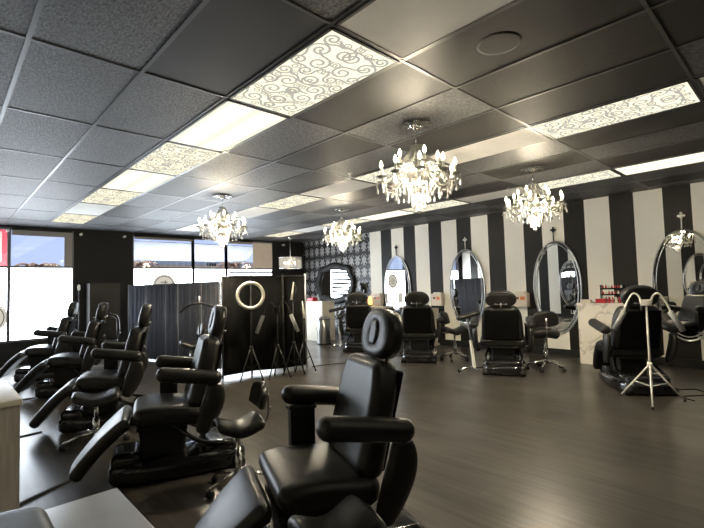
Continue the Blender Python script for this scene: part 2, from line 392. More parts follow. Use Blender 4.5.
# ------------------------------------------------------------------ ceiling lights
FW, FL = .545, 1.15
def scroll_bm():
    rnd = random.Random(5); b = BM(); cs = []
    def ribbon(pts, w):
        prev = None
        for i, p in enumerate(pts):
            q = pts[min(i + 1, len(pts) - 1)]; o_ = pts[max(i - 1, 0)]
            d_ = Vector((q[0] - o_[0], q[1] - o_[1])); 
            if d_.length < 1e-6: continue
            d_.normalize(); ww = w * (1 if i > 3 else .6 + .1 * i)
            a_ = b.verts.new((p[0] - d_.y * ww, p[1] + d_.x * ww, 0)); c_ = b.verts.new((p[0] + d_.y * ww, p[1] - d_.x * ww, 0))
            if prev: b.faces.new((prev[0], prev[1], c_, a_))
            prev = (a_, c_)
    hx, hy = FW / 2, FL / 2
    tries = 0
    for R_ in [.080] * 8 + [.058] * 30 + [.036] * 110:
        for _ in range(60):
            x, y = rnd.uniform(.0, hx - R_ * .7), rnd.uniform(-hy + R_, hy - R_)
            if all((x - a) ** 2 + (y - c) ** 2 > (R_ + r_) ** 2 * .80 for a, c, r_ in cs):
                cs.append((x, y, R_)); break
    for x, y, R_ in cs:
        ph = rnd.uniform(0, 2 * PI); sg = rnd.choice((-1, 1)); turns = 1.6
        n_ = 22
        pts = []
        for k in range(n_):
            t_ = k / (n_ - 1); rr = R_ * (.16 + .84 * t_); a = ph + sg * turns * 2 * PI * t_
            pts.append((x + rr * math.cos(a), y + rr * math.sin(a)))
        a = ph + sg * turns * 2 * PI; tx, ty = -math.sin(a) * sg, math.cos(a) * sg
        for k in range(1, 7):
            t_ = k / 6; a2 = a + sg * t_ * .6
            pts.append((pts[-1][0] + (tx * (1 - t_) + math.cos(a2) * t_ * .9) * R_ * .28, pts[-1][1] + (ty * (1 - t_) + math.sin(a2) * t_ * .9) * R_ * .28))
        pts = [(max(-hx + .003, min(hx - .003, p[0])), max(-hy + .003, min(hy - .003, p[1]))) for p in pts]
        for s_ in (1, -1): ribbon([(s_ * p[0], p[1]) for p in pts], .0088 if R_ > .055 else (.0070 if R_ > .04 else .0050))
    me = bpy.data.meshes.new('scroll_film'); b.to_mesh(me); b.free(); me.materials.append(film_m); return me
scroll_me = scroll_bm()
def troffer(i, j, kind, label):
    x, y = GX + .61 * (i + .5), GY + GL * (j + .5)
    t_ = thing('ceiling_light', label, 'ceiling light', (x, y, H - .004), group='recessed ceiling lights')
    b = BM(); a, c = .292, .602
    for q in ((-a, a, -c, -c + .018), (-a, a, c - .018, c), (-a, -a + .018, -c, c), (a - .018, a, -c, c)): bx(b, *q, -.004, .004)
    obj('frame', b, tbar, t_)
    obj('diffuser', box(-.275, .275, -.585, .585, -.001, .003), {'s': panel_scroll, 'p': panel_plain, 'u': unlit_m}[kind], t_)
    if kind == 's':
        o_ = bpy.data.objects.new('scroll_film', scroll_me); COL.objects.link(o_); o_.parent = t_; o_.location = (0, 0, -.0028)
rn = {2: 'left row', 6: 'middle row', 10: 'right row'}
pos = ['nearest the camera', 'second', 'third', 'fourth', 'fifth', 'sixth', 'seventh', 'eighth', 'ninth', 'tenth']
for i in (2, 6, 10):
    ks = {'s': 'lit scroll-patterned', 'p': 'bright plain lit', 'u': 'unlit pale'}
    js = sorted(j for (a, j) in lit_cells if a == i)
    seen = {2: -1, 6: -2, 10: -1}[i]; cnt = 0
    for j in js:
        k = lit_cells[(i, j)]
        if j < seen:  # unseen lit panels, added behind the camera to brighten the room
            lab = '%s ceiling panel in the %s, added unseen as number %d behind the camera' % (ks[k], rn[i], seen - j)
        else:
            lab = '%s ceiling panel, %s in the %s' % (ks[k], 'first from the camera' if cnt == 0 else pos[cnt] + ' from the camera', rn[i]); cnt += 1
        troffer(i, j, k, lab)
# round speaker in the smooth tile
o = thing('ceiling_speaker', 'round dark ceiling speaker grille in the smooth tile beside the white panel', 'speaker', (GX + .61 * 3.5, GY - GL * .42, H + .004))
obj('grille', lathe([(0, -.003), (.11, -.003), (.13, -.002), (.135, .003)], 36), tile_smooth, o)
for x, y, l in ((3.85, 4.05, 'small sprinkler head on the dark ceiling between the two left chandeliers'), (6.45, 3.2, 'small sprinkler head on the ceiling beyond the nearer right chandelier')):
    o = thing('sprinkler_head', l, 'sprinkler', (x, y, H)); obj('escutcheon', lathe([(.03, .003), (.03, -.004), (.012, -.006), (.008, -.03), (.016, -.032), (.016, -.035)], 14), steel, o)

# ------------------------------------------------------------------ chandelier
def chandelier(x, y, label):
    t_ = thing('chandelier', label, 'chandelier', (x, y, H), group='crystal chandeliers')
    # ceiling rosette
    b = lathe([(.055, 0), (.06, -.02), (.03, -.035), (.012, -.05)], 20); obj('canopy', b, chrome, t_)
    b = BM()
    for k in range(8):
        a = 2 * PI * k / 8
        rbox(.045, .028, .006, .006, (3, 2, 1), 2, lambda p, q, r_, a=a: ((p + .10) * math.cos(a) - q * math.sin(a), (p + .10) * math.sin(a) + q * math.cos(a), r_ - .007 - .01 * (p / .045) ** 2), b)
    obj('rosette', b, crystal, t_)
    obj('chain', tube([(0, 0, -.05), (0, 0, -.20)], .006, 8), chrome, t_)
    prof = [(.012, -.18), (.040, -.19), (.046, -.20), (.02, -.22), (.018, -.26), (.04, -.30), (.05, -.33), (.025, -.37), (.018, -.42), (.05, -.46), (.07, -.50), (.05, -.54), (.03, -.58), (.045, -.61), (.02, -.64), (.01, -.66)]
    obj('stem', lathe(prof, 20), crystal, t_)
    b = lathe([(.05, -.188), (.058, -.20), (.048, -.205)], 20); obj('crown', b, crystal, t_)
    # bead strands from crown to upper ring
    def bead(r_=.007):
        b_ = BM(); bmesh.ops.create_icosphere(b_, subdivisions=1, radius=r_); return b_
    strand = BM()
    for k in range(14):
        s_ = k / 13; rr = .05 + .115 * s_ ** 1.3; z_ = -.20 - .17 * s_ ** .8
        bmesh.ops.create_icosphere(strand, subdivisions=1, radius=.0085, matrix=T(rr, 0, z_))
    me = bpy.data.meshes.new('bead_strand'); strand.to_mesh(me); strand.free(); me.materials.append(crystal)
    for k in range(16):
        o_ = bpy.data.objects.new('bead_strand', me); COL.objects.link(o_); o_.parent = t_; o_.rotation_euler = (0, 0, 2 * PI * k / 16)
    obj('upper_ring', tube([(.165 * math.cos(2 * PI * k / 28), .165 * math.sin(2 * PI * k / 28), -.37) for k in range(28)], .006, 6, closed=True), crystal, t_)
    # bowl at centre
    obj('glass_bowl', lathe([(.03, -.52), (.09, -.50), (.12, -.47), (.125, -.465), (.09, -.49), (.03, -.505)], 24), crystal, t_)
    def arm_set(n, R_, zt, zdip, ph, first):
        # zt: drip pan height; arm leaves the stem, dips and rises
        p = smoothpts([(.03, 0, -.50), (R_ * .35, 0, -.46), (R_ * .62, 0, zdip), (R_ * .88, 0, zdip + .015), (R_, 0, zt)], 5)
        A = BM(); tube(p, .008, 8, A)
        me_arm = bpy.data.meshes.new('arm'); A.to_mesh(me_arm); A.free(); me_arm.materials.append(crystal)
        B = lathe([(.01, -.012), (.03, -.006), (.046, .006), (.046, .010), (.02, .002), (.012, .004)], 16, (R_, 0, zt)); me_pan = bpy.data.meshes.new('drip_pan'); B.to_mesh(me_pan); B.free(); me_pan.materials.append(crystal)
        B = lathe([(.011, 0), (.011, .075), (.008, .078)], 12, (R_, 0, zt)); me_c = bpy.data.meshes.new('candle_tube'); B.to_mesh(me_c); B.free(); me_c.materials.append(white_metal)
        B = lathe([(.006, .078), (.015, .095), (.0165, .108), (.010, .130), (.001, .150)], 12, (R_, 0, zt)); me_b = bpy.data.meshes.new('flame_bulb'); B.to_mesh(me_b); B.free(); me_b.materials.append(bulb_m)
        B = lathe([(.001, 0), (.004, -.004), (.001, -.008)], 6); 
        for q in range(4): lathe([(.001, -.008 - .011 * q), (.004, -.0125 - .011 * q), (.001, -.017 - .011 * q)], 6, (0, 0, 0), B)
        lathe([(.001, -.05), (.008, -.068), (.012, -.088), (.008, -.102), (.001, -.108)], 8, (0, 0, 0), B)
        me_d = bpy.data.meshes.new('crystal_drop'); B.to_mesh(me_d); B.free(); me_d.materials.append(crystal)
        for k in range(n):
            a_ = ph + 2 * PI * k / n
            ao = bpy.data.objects.new('arm', me_arm); COL.objects.link(ao); ao.parent = t_; ao.rotation_euler = (0, 0, a_)
            for nm, me_ in (('drip_pan', me_pan), ('candle_tube', me_c), ('flame_bulb', me_b)):
                o_ = bpy.data.objects.new(nm, me_); COL.objects.link(o_); o_.parent = ao
            for q, (dx, dy, dz) in enumerate(((R_ + .044, 0, zt), (R_ - .022, .038, zt), (R_ - .022, -.038, zt), (R_ * .62, 0, zdip - .004), (R_ * .86, 0, zdip + .004), (R_ * .38, 0, zdip + .07))):
                o_ = bpy.data.objects.new('crystal_drop', me_d); COL.objects.link(o_); o_.parent = ao; o_.location = (dx, dy, dz)
    arm_set(10, .34, -.50, -.58, .1, True)
    arm_set(5, .19, -.40, -.47, .4, True)
    # bead swags between the outer arms: one garland
    g_ = BM()
    for k in range(10):
        a0, a1 = .1 + 2 * PI * k / 10, .1 + 2 * PI * (k + 1) / 10
        for q in range(1, 10):
            s_ = q / 10; p0 = Vector((.34 * math.cos(a0), .34 * math.sin(a0), 0)); p1 = Vector((.34 * math.cos(a1), .34 * math.sin(a1), 0)); p = p0.lerp(p1, s_)
            bmesh.ops.create_icosphere(g_, subdivisions=1, radius=.0085, matrix=T(p.x, p.y, -.50 - .30 * s_ * (1 - s_)))
        for q in range(1, 10):
            s_ = q / 10; rr = .165 + .175 * s_
            bmesh.ops.create_icosphere(g_, subdivisions=1, radius=.0085, matrix=T(rr * math.cos(a0), rr * math.sin(a0), -.37 - .13 * s_ - .22 * s_ * (1 - s_)))
    obj('bead_garland', g_, crystal, t_)
    # prism skirt and ball
    B = lathe([(.004, 0), (.009, -.01), (.009, -.10), (.001, -.125)], 6); me_p = bpy.data.meshes.new('hanging_prism'); B.to_mesh(me_p); B.free(); me_p.materials.append(crystal)
    for k in range(14):
        o_ = bpy.data.objects.new('hanging_prism', me_p); COL.objects.link(o_); o_.parent = t_; a_ = 2 * PI * k / 14; o_.location = (.095 * math.cos(a_), .095 * math.sin(a_), -.60)
    for k in range(8):
        o_ = bpy.data.objects.new('hanging_prism', me_p); COL.objects.link(o_); o_.parent = t_; a_ = 2 * PI * k / 8; o_.location = (.055 * math.cos(a_), .055 * math.sin(a_), -.65)
    obj('prism_ring', tube([(.095 * math.cos(2 * PI * k / 24), .095 * math.sin(2 * PI * k / 24), -.595) for k in range(24)], .006, 6, closed=True), chrome, t_)
    b = lathe([(.003, -.66), (.003, -.78)], 6); bmesh.ops.create_icosphere(b, subdivisions=2, radius=.024, matrix=T(0, 0, -.80)); obj('finial_ball', b, crystal, t_)
    l = bpy.data.lights.new('candle_light', 'POINT'); l.energy = CAND; l.color = (1, .86, .62); l.shadow_soft_size = .10
    lo = bpy.data.objects.new('candle_light', l); COL.objects.link(lo); lo.parent = t_; lo.location = (0, 0, -.50); l.energy = CAND * .52
    l = bpy.data.lights.new('added_down_spot', 'SPOT'); l.energy = CAND * .45; l.color = (1, .86, .62); l.shadow_soft_size = .06; l.spot_size = rad(172); l.spot_blend = .5  # added spot, no real lamp: throws light down without ceiling hot spots
    lo = bpy.data.objects.new('added_down_spot', l); COL.objects.link(lo); lo.parent = t_; lo.location = (0, 0, -.66)
    return t_
ch = chandelier(3.14, 2.42, 'largest crystal candle chandelier, hanging nearest the camera at the centre')
def dup_ch(loc, label):
    r = dup(ch, loc, .2, label); return r
dup_ch((5.55, 2.42, H), 'crystal candle chandelier hanging at right, before the striped wall')
dup_ch((3.17, 6.23, H), 'crystal candle chandelier hanging at left, before the transom windows')
dup_ch((5.50, 6.05, H), 'crystal candle chandelier hanging before the damask wallpaper')
# drum crystal pendant
t_ = thing('crystal_drum_pendant', 'shallow drum pendant of clear crystals hanging in the black corner', 'pendant light', (7.25, 10.2, H))
obj('canopy', lathe([(.06, 0), (.06, -.03), (.01, -.04)], 16), chrome, t_)
obj('cord', tube([(0, 0, -.03), (0, 0, -.60)], .006, 6), steel, t_)
b = BM(); rnd = random.Random(3)
for k in range(44):
    a = 2 * PI * k / 44
    for q in range(9): bmesh.ops.create_icosphere(b, subdivisions=1, radius=rnd.uniform(.014, .024), matrix=T(.31 * math.cos(a), .31 * math.sin(a), -.60 - .034 * q - rnd.uniform(0, .01)))
obj('crystal_band', b, crystal, t_)
b = BM()
for z in (-.59, -.90): tube([(.32 * math.cos(2 * PI * k / 32), .32 * math.sin(2 * PI * k / 32), z) for k in range(32)], .006, 6, b, closed=True)
for k in range(4): tube([(0, 0, -.58), (.32 * math.cos(PI * k / 2), .32 * math.sin(PI * k / 2), -.59)], .004, 6, b)
obj('drum_frame', b, chrome, t_)
for k in range(5): obj('bulb', lathe([(.001, .04), (.03, .01), (.03, -.02), (.001, -.05)], 12, (.15 * math.cos(2 * PI * k / 5), .15 * math.sin(2 * PI * k / 5), -.74)), bulb_m, t_)
l = bpy.data.lights.new('pendant_lamp', 'POINT'); l.energy = 14; l.color = (1, .9, .75); l.shadow_soft_size = .1; lo = bpy.data.objects.new('pendant_lamp', l); COL.objects.link(lo); lo.parent = t_; lo.location = (0, 0, -.74)

# ------------------------------------------------------------------ treatment chair (faces local +x, seat front edge at x = 0)
def side_slab(prof, w0, w1, thick, r, warp2=None):
    """padded slab following prof (list of (x,z) on its top centreline), width w0 to w1, thickness below the line"""
    L_ = [0]; P = [Vector((p[0], 0, p[1])) for p in prof]
    for a, b_ in zip(P, P[1:]): L_.append(L_[-1] + (b_ - a).length)
    tot = L_[-1]
    def at(s):
        s = max(0, min(tot, s))
        for k in range(len(P) - 1):
            if s <= L_[k + 1] + 1e-9:
                f_ = (s - L_[k]) / (L_[k + 1] - L_[k]); p = P[k].lerp(P[k + 1], f_); t_ = (P[k + 1] - P[k]).normalized(); return p, t_
        return P[-1], (P[-1] - P[-2]).normalized()
    def warp(x, y, z):
        s = x + tot / 2; p, t_ = at(s)
        if s > tot: p = p + t_ * (s - tot)
        if s < 0: p = p + t_ * s
        f_ = max(0, min(1, s / tot)); w = w0 + (w1 - w0) * f_
        nrm = Vector((t_.z, 0, -t_.x))
        if nrm.z < 0: nrm = -nrm
        yy = y * w / w0
        crown = .014 * (1 - (2 * y / w0) ** 2) * (1 if z > 0 else .2)
        q = p + nrm * (z - thick / 2 + crown)
        return (q.x, yy, q.z)
    return rbox(tot / 2, w0 / 2, thick / 2, r, (12, 8, 2), 5, warp)
def make_chair(label):
    t_ = thing('treatment_chair', label, 'chair', group='black leather treatment chairs')
    # seat
    prof = smoothpts([(-.53, 0, .520), (-.40, 0, .535), (-.24, 0, .555), (-.08, 0, .552), (-.008, 0, .515)], 4)
    obj('seat', side_slab([(p.x, p.z) for p in prof], .57, .57, .14, .06), leather, t_)
    # calf rest
    prof = smoothpts([(.012, 0, .505), (.07, 0, .475), (.20, 0, .36), (.33, 0, .21), (.395, 0, .12)], 4)
    obj('calf_rest', side_slab([(p.x, p.z) for p in prof], .53, .39, .09, .04), leather, t_)
    obj('hinge_bar', tube([(.0, -.23, .455), (.0, .23, .455)], .012, 10), chrome, t_)
    # backrest, leaning back
    b = BM()
    def wb(x, y, z):
        f_ = (z + .275) / .55; w = 1.0 - .10 * f_ - (.16 * max(0, f_ - .75) / .25)
        xx = x - .022 * (1 - (y / .26) ** 2) * (-1 if x > 0 else 0) + (.03 * (y / .26) ** 2 if x > 0 else 0)
        return (xx, y * w, z)
    rbox(.058, .262, .275, .055, (2, 8, 8), 5, wb, b)
    xf(b, T(-.555, 0, .77) @ RY(rad(-15)))
    bo = obj('backrest', b, leather, t_)
    b = rbox(.016, .205, .245, .014, (1, 4, 4), 3); xf(b, T(-.555, 0, .77) @ RY(rad(-15)) @ T(-.066, 0, 0)); obj('back_shell', b, leather_back, t_)
    # headrest ring with inset pad
    b = BM(); HW, HH = .19, .135
    rings = []
    nseg = 36; prof_n = 14
    def hp(a, s, ins):
        # outline of the headrest: rounded, narrower on top
        c, s_ = math.cos(a), math.sin(a)
        oy = HW * (abs(c) ** .75) * (1 if c > 0 else -1) * (1 - .12 * max(0, s_)); oz = HH * (abs(s_) ** .8) * (1 if s_ > 0 else -1)
        iy, iz = .034 * c, .054 * s_
        return iy + (oy - iy) * ins, iz + (oz - iz) * ins
    for k in range(nseg):
        a = 2 * PI * k / nseg; ring = []
        for q in range(prof_n):
            f_ = q / (prof_n - 1) * 2 * PI if False else q / prof_n * 2 * PI
            ins = .5 - .5 * math.cos(f_); xx = .052 * (abs(math.sin(f_)) ** .42) * (1 if math.sin(f_) > 0 else -1)
            y, z = hp(a, 0, ins); ring.append(b.verts.new((xx, y, z)))
        rings.append(ring)
    for k in range(nseg):
        A, B_ = rings[k], rings[(k + 1) % nseg]
        for q in range(prof_n): b.faces.new((A[q], A[(q + 1) % prof_n], B_[(q + 1) % prof_n], B_[q])).smooth = True
    TH = T(-.67, 0, 1.165) @ RY(rad(-13))
    rbox(.030, .11, .09, .02, (1, 2, 2), 3, lambda x, y, z: (x - .025, y, z), b)
    xf(b, TH); ho = obj('headrest', b, leather, t_)
    b = rbox(.040, .052, .072, .022, (1, 4, 4), 5, lambda x, y, z: (x, y * math.sqrt(max(.08, 1 - .75 * (z / .072) ** 2)), z)); xf(b, TH @ T(.016, 0, 0)); obj('inset_pad', b, leather, ho)
    b = BM(); tube([(-.70, 0, 1.14), (-.705, 0, 1.03), (-.66, 0, .95)], .012, 8, b); tube([(-.705, -.05, 1.08), (-.705, .05, 1.08)], .009, 8, b)
    for s_ in (-1, 1): lathe([(.001, -.012), (.02, -.01), (.02, .01), (.001, .012)], 12, (-.715, s_ * .06, 1.08), b)
    obj('headrest_bracket', b, chrome, t_)
    # arms
    for s_ in (1, -1):
        ar = Vector((-.215, s_ * .345, .815)); az = Vector((-.625, s_ * .345, .75))
        ln = (ar - az).length
        b = rbox(ln / 2 + .03, .056, .054, .052, (6, 2, 1), 5)
        mid = (ar + az) / 2; ang = math.atan2(ar.z - az.z, ar.x - az.x)
        xf(b, T(*mid) @ RY(-ang)); obj('arm_pad', b, leather, t_)
        p = smoothpts([(-.60, s_ * .335, .70), (-.60, s_ * .335, .60), (-.56, s_ * .33, .48), (-.50, s_ * .315, .34)], 6)
        b = BM()
        n_ = len(p)
        rings = []
        for k, q in enumerate(p):
            t2 = (p[min(k + 1, n_ - 1)] - p[max(k - 1, 0)]).normalized(); sd = Vector((0, 1, 0)); fr = sd.cross(t2).normalized()
            wv = .074 * math.sin(PI * min(1, (k + 2) / (n_ + 2))) ** .5 + .01; th = .030
            rings.append([b.verts.new(q + fr * wv * math.cos(2 * PI * j / 12) + sd * th * math.sin(2 * PI * j / 12)) for j in range(12)])
        for A, B_ in zip(rings, rings[1:]):
            for j in range(12): b.faces.new((A[j], A[(j + 1) % 12], B_[(j + 1) % 12], B_[j])).smooth = True
        b.faces.new(rings[0]); b.faces.new(rings[-1]); obj('arm_support', b, leather, t_)
    b = BM(); bx(b, -.36, -.22, -.345, -.275, .40, .74); bx(b, -.37, -.21, -.35, -.27, .735, .75); obj('side_box', b, matte_black, t_)
    # lift column and sculpted base
    b = rbox(.14, .14, .15, .02, (1, 1, 1), 3, lambda x, y, z: (x * (1.1 + .8 * (z + .15)), y, z)); xf(b, T(-.24, 0, .30)); obj('lift_column', b, matte_black, t_)
    b = BM(); bx(b, -.50, -.05, -.18, .18, .375, .40); obj('seat_frame', b, matte_black, t_)
    b = rbox(.50, .27, .07, .05, (10, 6, 1), 4, lambda x, y, z: (x, y * (1 - .35 * (x / .5) ** 4), z + (.05 * math.exp(-((x + .22) / .2) ** 2) * (1 - (y / .27) ** 2) if z > 0 else 0))); xf(b, T(-.36, 0, .075)); obj('base_cover', b, gloss_black, t_)
    for x, s0 in ((-.66, 1), (.02, .8)):
        b = rbox(.13 * s0, .22 * s0, .07, .05, (2, 4, 1), 4); xf(b, T(x, 0, .15)); obj('motor_cover', b, gloss_black, t_)
    for s_ in (-1, 1):
        b = BM(); tube(smoothpts([(-.72, s_ * .2, .20), (-.5, s_ * .22, .25), (-.3, s_ * .16, .40)], 5), .016, 8, b); obj('lift_arm', b, gloss_black, t_)
        b = lathe([(.02, -.035), (.045, -.03), (.045, .03), (.02, .035)], 12); xf(b, T(-.80, s_ * .22, .045) @ RX(PI / 2)); obj('caster', b, rubber, t_)
    return t_
def put(o, x, y, az): o.location = (x, y, 0); o.rotation_euler = (0, 0, rad(az))
ch0 = make_chair('black leather treatment chair nearest the camera, oval-hole headrest facing left')
put(ch0, 1.146, 1.897, 158.2)
dup(ch0, (1.104, 3.753, 0), rad(161), 'second black treatment chair in the left row, behind the nearest one')
dup(ch0, (1.094, 5.524, 0), rad(158.5), 'third black treatment chair in the left row, its long leg rest lit by the window')
dup(ch0, (1.168, 7.60, 0), rad(156), 'fourth black treatment chair in the left row')
dup(ch0, (1.10, 9.25, 0), rad(157), 'farthest black treatment chair in the left row, beside the bright window')
dup(ch0, (7.25, 7.30, 0), rad(33), 'black treatment chair seen from behind, before the damask wall end', (1, 1.24, 1))
dup(ch0, (7.03, 5.49, 0), rad(34), 'black treatment chair seen from behind, between the first two oval mirrors', (1, 1.24, 1))
dup(ch0, (7.00, 3.70, 0), rad(27), 'black treatment chair seen from behind, left of the marble counter', (1, 1.24, 1))
dup(ch0, (6.98, 1.95, 0), rad(37), 'black treatment chair behind the white twin lamp tripod', (1.05, 1.15, 1.03))

# ------------------------------------------------------------------ saddle stools
def make_stool(label):
    t_ = thing('saddle_stool', label, 'stool', group='saddle stools')
    def ws(x, y, z):
        # horn in front (+x), sides dropping, rear raised
        f_ = (x + .19) / .38; w = 1 - .38 * max(0, f_) ** 1.5
        zz = z + .055 * max(0, f_ - .55) + .05 * max(0, .35 - f_) - .9 * y * y * (1 if True else 0) + .02 * math.cos(f_ * PI * 2)
        return (x, y * w, zz)
    b = rbox(.19, .185, .045, .042, (8, 8, 1), 5, ws); xf(b, T(.0, 0, .555)); obj('seat', b, leather, t_)
    b = rbox(.028, .17, .125, .026, (1, 6, 6), 4, lambda x, y, z: (x + 1.6 * y * y, y * math.sqrt(max(.02, 1 - .62 * (max(0, z) / .125) ** 2)), z * (1 - .9 * (y / .17) ** 2 * .25)))
    xf(b, T(-.215, 0, .79) @ RY(rad(-12))); obj('backrest', b, leather, t_)
    b = BM(); tube(smoothpts([(-.05, 0, .50), (-.20, 0, .51), (-.262, 0, .60), (-.262, 0, .80)], 5), .010, 8, b); lathe([(.001, -.015), (.018, -.012), (.018, .012), (.001, .015)], 10, (-.275, 0, .66), b); obj('back_bracket', b, steel, t_)
    b = lathe([(.03, .10), (.03, .30), (.018, .30), (.018, .50), (.07, .505), (.07, .515)], 14); obj('gas_column', b, chrome, t_)
    for k in range(5):
        a = 2 * PI * k / 5 + .3; c, s_ = math.cos(a), math.sin(a)
        b = tube([(0, 0, .13), (.12 * c, .12 * s_, .12), (.26 * c, .26 * s_, .075)], [.022, .018, .013], 8); lg = obj('leg', b, chrome, t_)
        b = BM()
        for q in (-1, 1): xf_ = T(.26 * c, .26 * s_, .028) @ RZ(a + .5) @ T(0, q * .014, 0) @ RX(PI / 2); bb = lathe([(.004, -.009), (.027, -.009), (.027, .009), (.004, .009)], 12); xf(bb, xf_); me = bpy.data.meshes.new('tmp'); bb.to_mesh(me); bb.free(); b.from_mesh(me); bpy.data.meshes.remove(me)
        tube([(.26 * c, .26 * s_, .028), (.26 * c, .26 * s_, .075)], .007, 6, b)
        obj('caster', b, rubber, lg)
    return t_
st = make_stool('black saddle stool beside the second left chair, its narrow backrest upright')
st.location = (1.60, 2.95, 0); st.rotation_euler = (0, 0, rad(165)); st.scale = (.87, .87, .80)
def backless(o):
    for ch in list(o.children):
        if ch.name.startswith('back'): bpy.data.objects.remove(ch)
    return o
backless(dup(st, (1.14, 1.35, 0), rad(165), 'black backless saddle stool under the nearest chair at the bottom edge', .86))
backless(dup(st, (1.12, 4.83, 0), rad(165), 'black backless saddle stool tucked beside the third left chair', (1.05, 1.1, .78)))
dup(st, (3.12, 7.33, 0), rad(168), 'black saddle stool before the grey folding screen', .95)
dup(st, (7.02, 4.68, 0), rad(-35), 'black saddle stool between the two oval mirrors, right of the middle chair', 1)
dup(st, (7.10, 3.03, 0), rad(30), 'black saddle stool left of the marble counter, below an oval mirror', (1.0, 1.12, 1.05))

# ------------------------------------------------------------------ oval mirrors and their finials
def oval(a, b_, n=64): return [(a * math.cos(2 * PI * k / n), b_ * math.sin(2 * PI * k / n)) for k in range(n)]
def oval_mirror(x, y, z, facing, label, a=.44, bb=.875, round_top=0):
    t_ = thing('oval_mirror', label, 'mirror', (x, y, z), group='oval wall mirrors')
    s_ = facing  # -1 faces -x
    b = BM(); tube([(s_ * .022, p, q) for p, q in oval(a, bb)], .015, 8, b, closed=True); obj('outer_frame', b, steel, t_)
    b = BM(); tube([(s_ * .03, p, q) for p, q in oval(a - .055, bb - .055)], .008, 6, b, closed=True); obj('inner_rim', b, steel, t_)
    b = BM(); vs = [b.verts.new((s_ * .022, p, q)) for p, q in oval(a - .005, bb - .005)]; vs2 = [b.verts.new((s_ * .004, p, q)) for p, q in oval(a - .005, bb - .005)]
    b.faces.new(vs); b.faces.new(vs2[::-1])
    for k in range(64): b.faces.new((vs[k], vs2[k], vs2[(k + 1) % 64], vs[(k + 1) % 64]))
    obj('mirror_glass', b, mirror_m, t_)
    return t_
def finial(x, y, z0, z1, s_, label, m_):
    t_ = thing('mirror_finial', label, 'wall ornament', (x, y, z0), group='cross finials above the mirrors')
    obj('rod', tube([(s_ * .02, 0, 0), (s_ * .02, 0, z1 - z0)], .010, 8), m_, t_)
    b = BM()
    for dy, dz in ((.034, 0), (-.034, 0), (0, .040), (0, -.030)): bmesh.ops.create_icosphere(b, subdivisions=2, radius=.022, matrix=T(s_ * .02, dy, z1 - z0 + .04 + dz) @ Matrix.Diagonal((.5, 1, 1, 1)))
    bmesh.ops.create_icosphere(b, subdivisions=2, radius=.026, matrix=T(s_ * .02, 0, z1 - z0 + .04) @ Matrix.Diagonal((.6, 1, 1, 1)))
    obj('cross_head', b, m_, t_)
my = [7.38, 5.34, 3.38, 1.40]
labs = ['oval mirror beside the damask wallpaper, reflecting the bright window', 'oval mirror reflecting the black folding screens', 'oval mirror at left of the marble counter', 'oval mirror at the right photo edge, behind the white tripod']
for y, l in zip(my, labs): oval_mirror(XR, y, 1.30, -1, l)
for (y, m_), l in zip(((7.38, matte_black), (5.34, white_metal), (3.40, matte_black), (1.40, white_metal)), ['black cross finial above the mirror beside the damask wall', 'white cross finial above the second oval mirror from the left', 'black cross finial above the mirror left of the marble counter', 'white cross finial above the mirror at the right photo edge']):
    finial(XR, y, 2.185, 2.36, -1, l, m_)
for k, y in enumerate((2.5, 4.75, 6.45, 8.3)):
    oval_mirror(XL, y, 1.30, 1, 'oval mirror on the left wall, seen only in reflections, %s from the camera' % ['first', 'second', 'third', 'fourth', 'fifth'][k])
# ornate black mirror
t_ = thing('ornate_mirror', 'wide mirror with an ornate scalloped black frame on the damask wall', 'mirror', (XR, 9.80, 1.53))
def orn(r_=1., n=96):
    out = []
    for k in range(n):
        a = 2 * PI * k / n; c, s_ = math.cos(a), math.sin(a)
        q = 1 + .045 * math.cos(8 * a); y = .66 * r_ * q * abs(c) ** .7 * (1 if c > 0 else -1); z = .44 * r_ * q * abs(s_) ** .7 * (1 if s_ > 0 else -1)
        out.append((y, z))
    return out
b = BM(); tube([(-.10, y, z) for y, z in orn(1.14)], .095, 12, b, closed=True); xf(b, Matrix.Diagonal((.5, 1, 1, 1))); obj('scalloped_frame', b, matte_black, t_)
b = BM()
for s_ in (-1, 1):
    tube(smoothpts([(-.03, 0, .56), (-.03, s_ * .10, .52), (-.03, s_ * .22, .57), (-.03, s_ * .34, .49)], 5), .025, 8, b)
lathe([(.001, -.06), (.05, -.02), (.03, .03), (.001, .09)], 12, (-.03, 0, .57), b)
obj('crest', b, gloss_black, t_)
b = BM(); vs = [b.verts.new((-.03, y, z)) for y, z in orn(1.04)]; b.faces.new(vs); vs2 = [b.verts.new((-.01, y, z)) for y, z in orn(1.04)]; b.faces.new(vs2[::-1])
for k in range(96): b.faces.new((vs[k], vs2[k], vs2[(k + 1) % 96], vs[(k + 1) % 96]))
obj('mirror_glass', b, mirror_m, t_)

# wall boxes
def wallbox(y, label, z=1.06):
    t_ = thing('dispenser_box', label, 'dispenser box', (XR, y, z), group='wall dispenser boxes')
    b = rbox(.07, .145, .14, .012, (1, 1, 1), 3); xf(b, T(-.07, 0, 0)); obj('case', b, cream_m, t_)
    b = rbox(.05, .10, .02, .01, (1, 1, 1), 3); xf(b, T(-.06, 0, .15)); obj('lid', b, white_paint, t_)
    b = BM(); bx(b, -.1425, -.14, -.10, -.01, .0, .07); obj('orange_print', b, orange_m, t_)
    b = BM(); bx(b, -.1425, -.14, .02, .09, .015, .06); obj('dark_print', b, mat('brown_print', (.2, .06, .03), .5), t_)
wallbox(8.02, 'cream wall box beside the amber lamp'); wallbox(6.10, 'cream wall box with orange print between the left two oval mirrors'); wallbox(4.07, 'cream wall box with orange print above the middle chair')

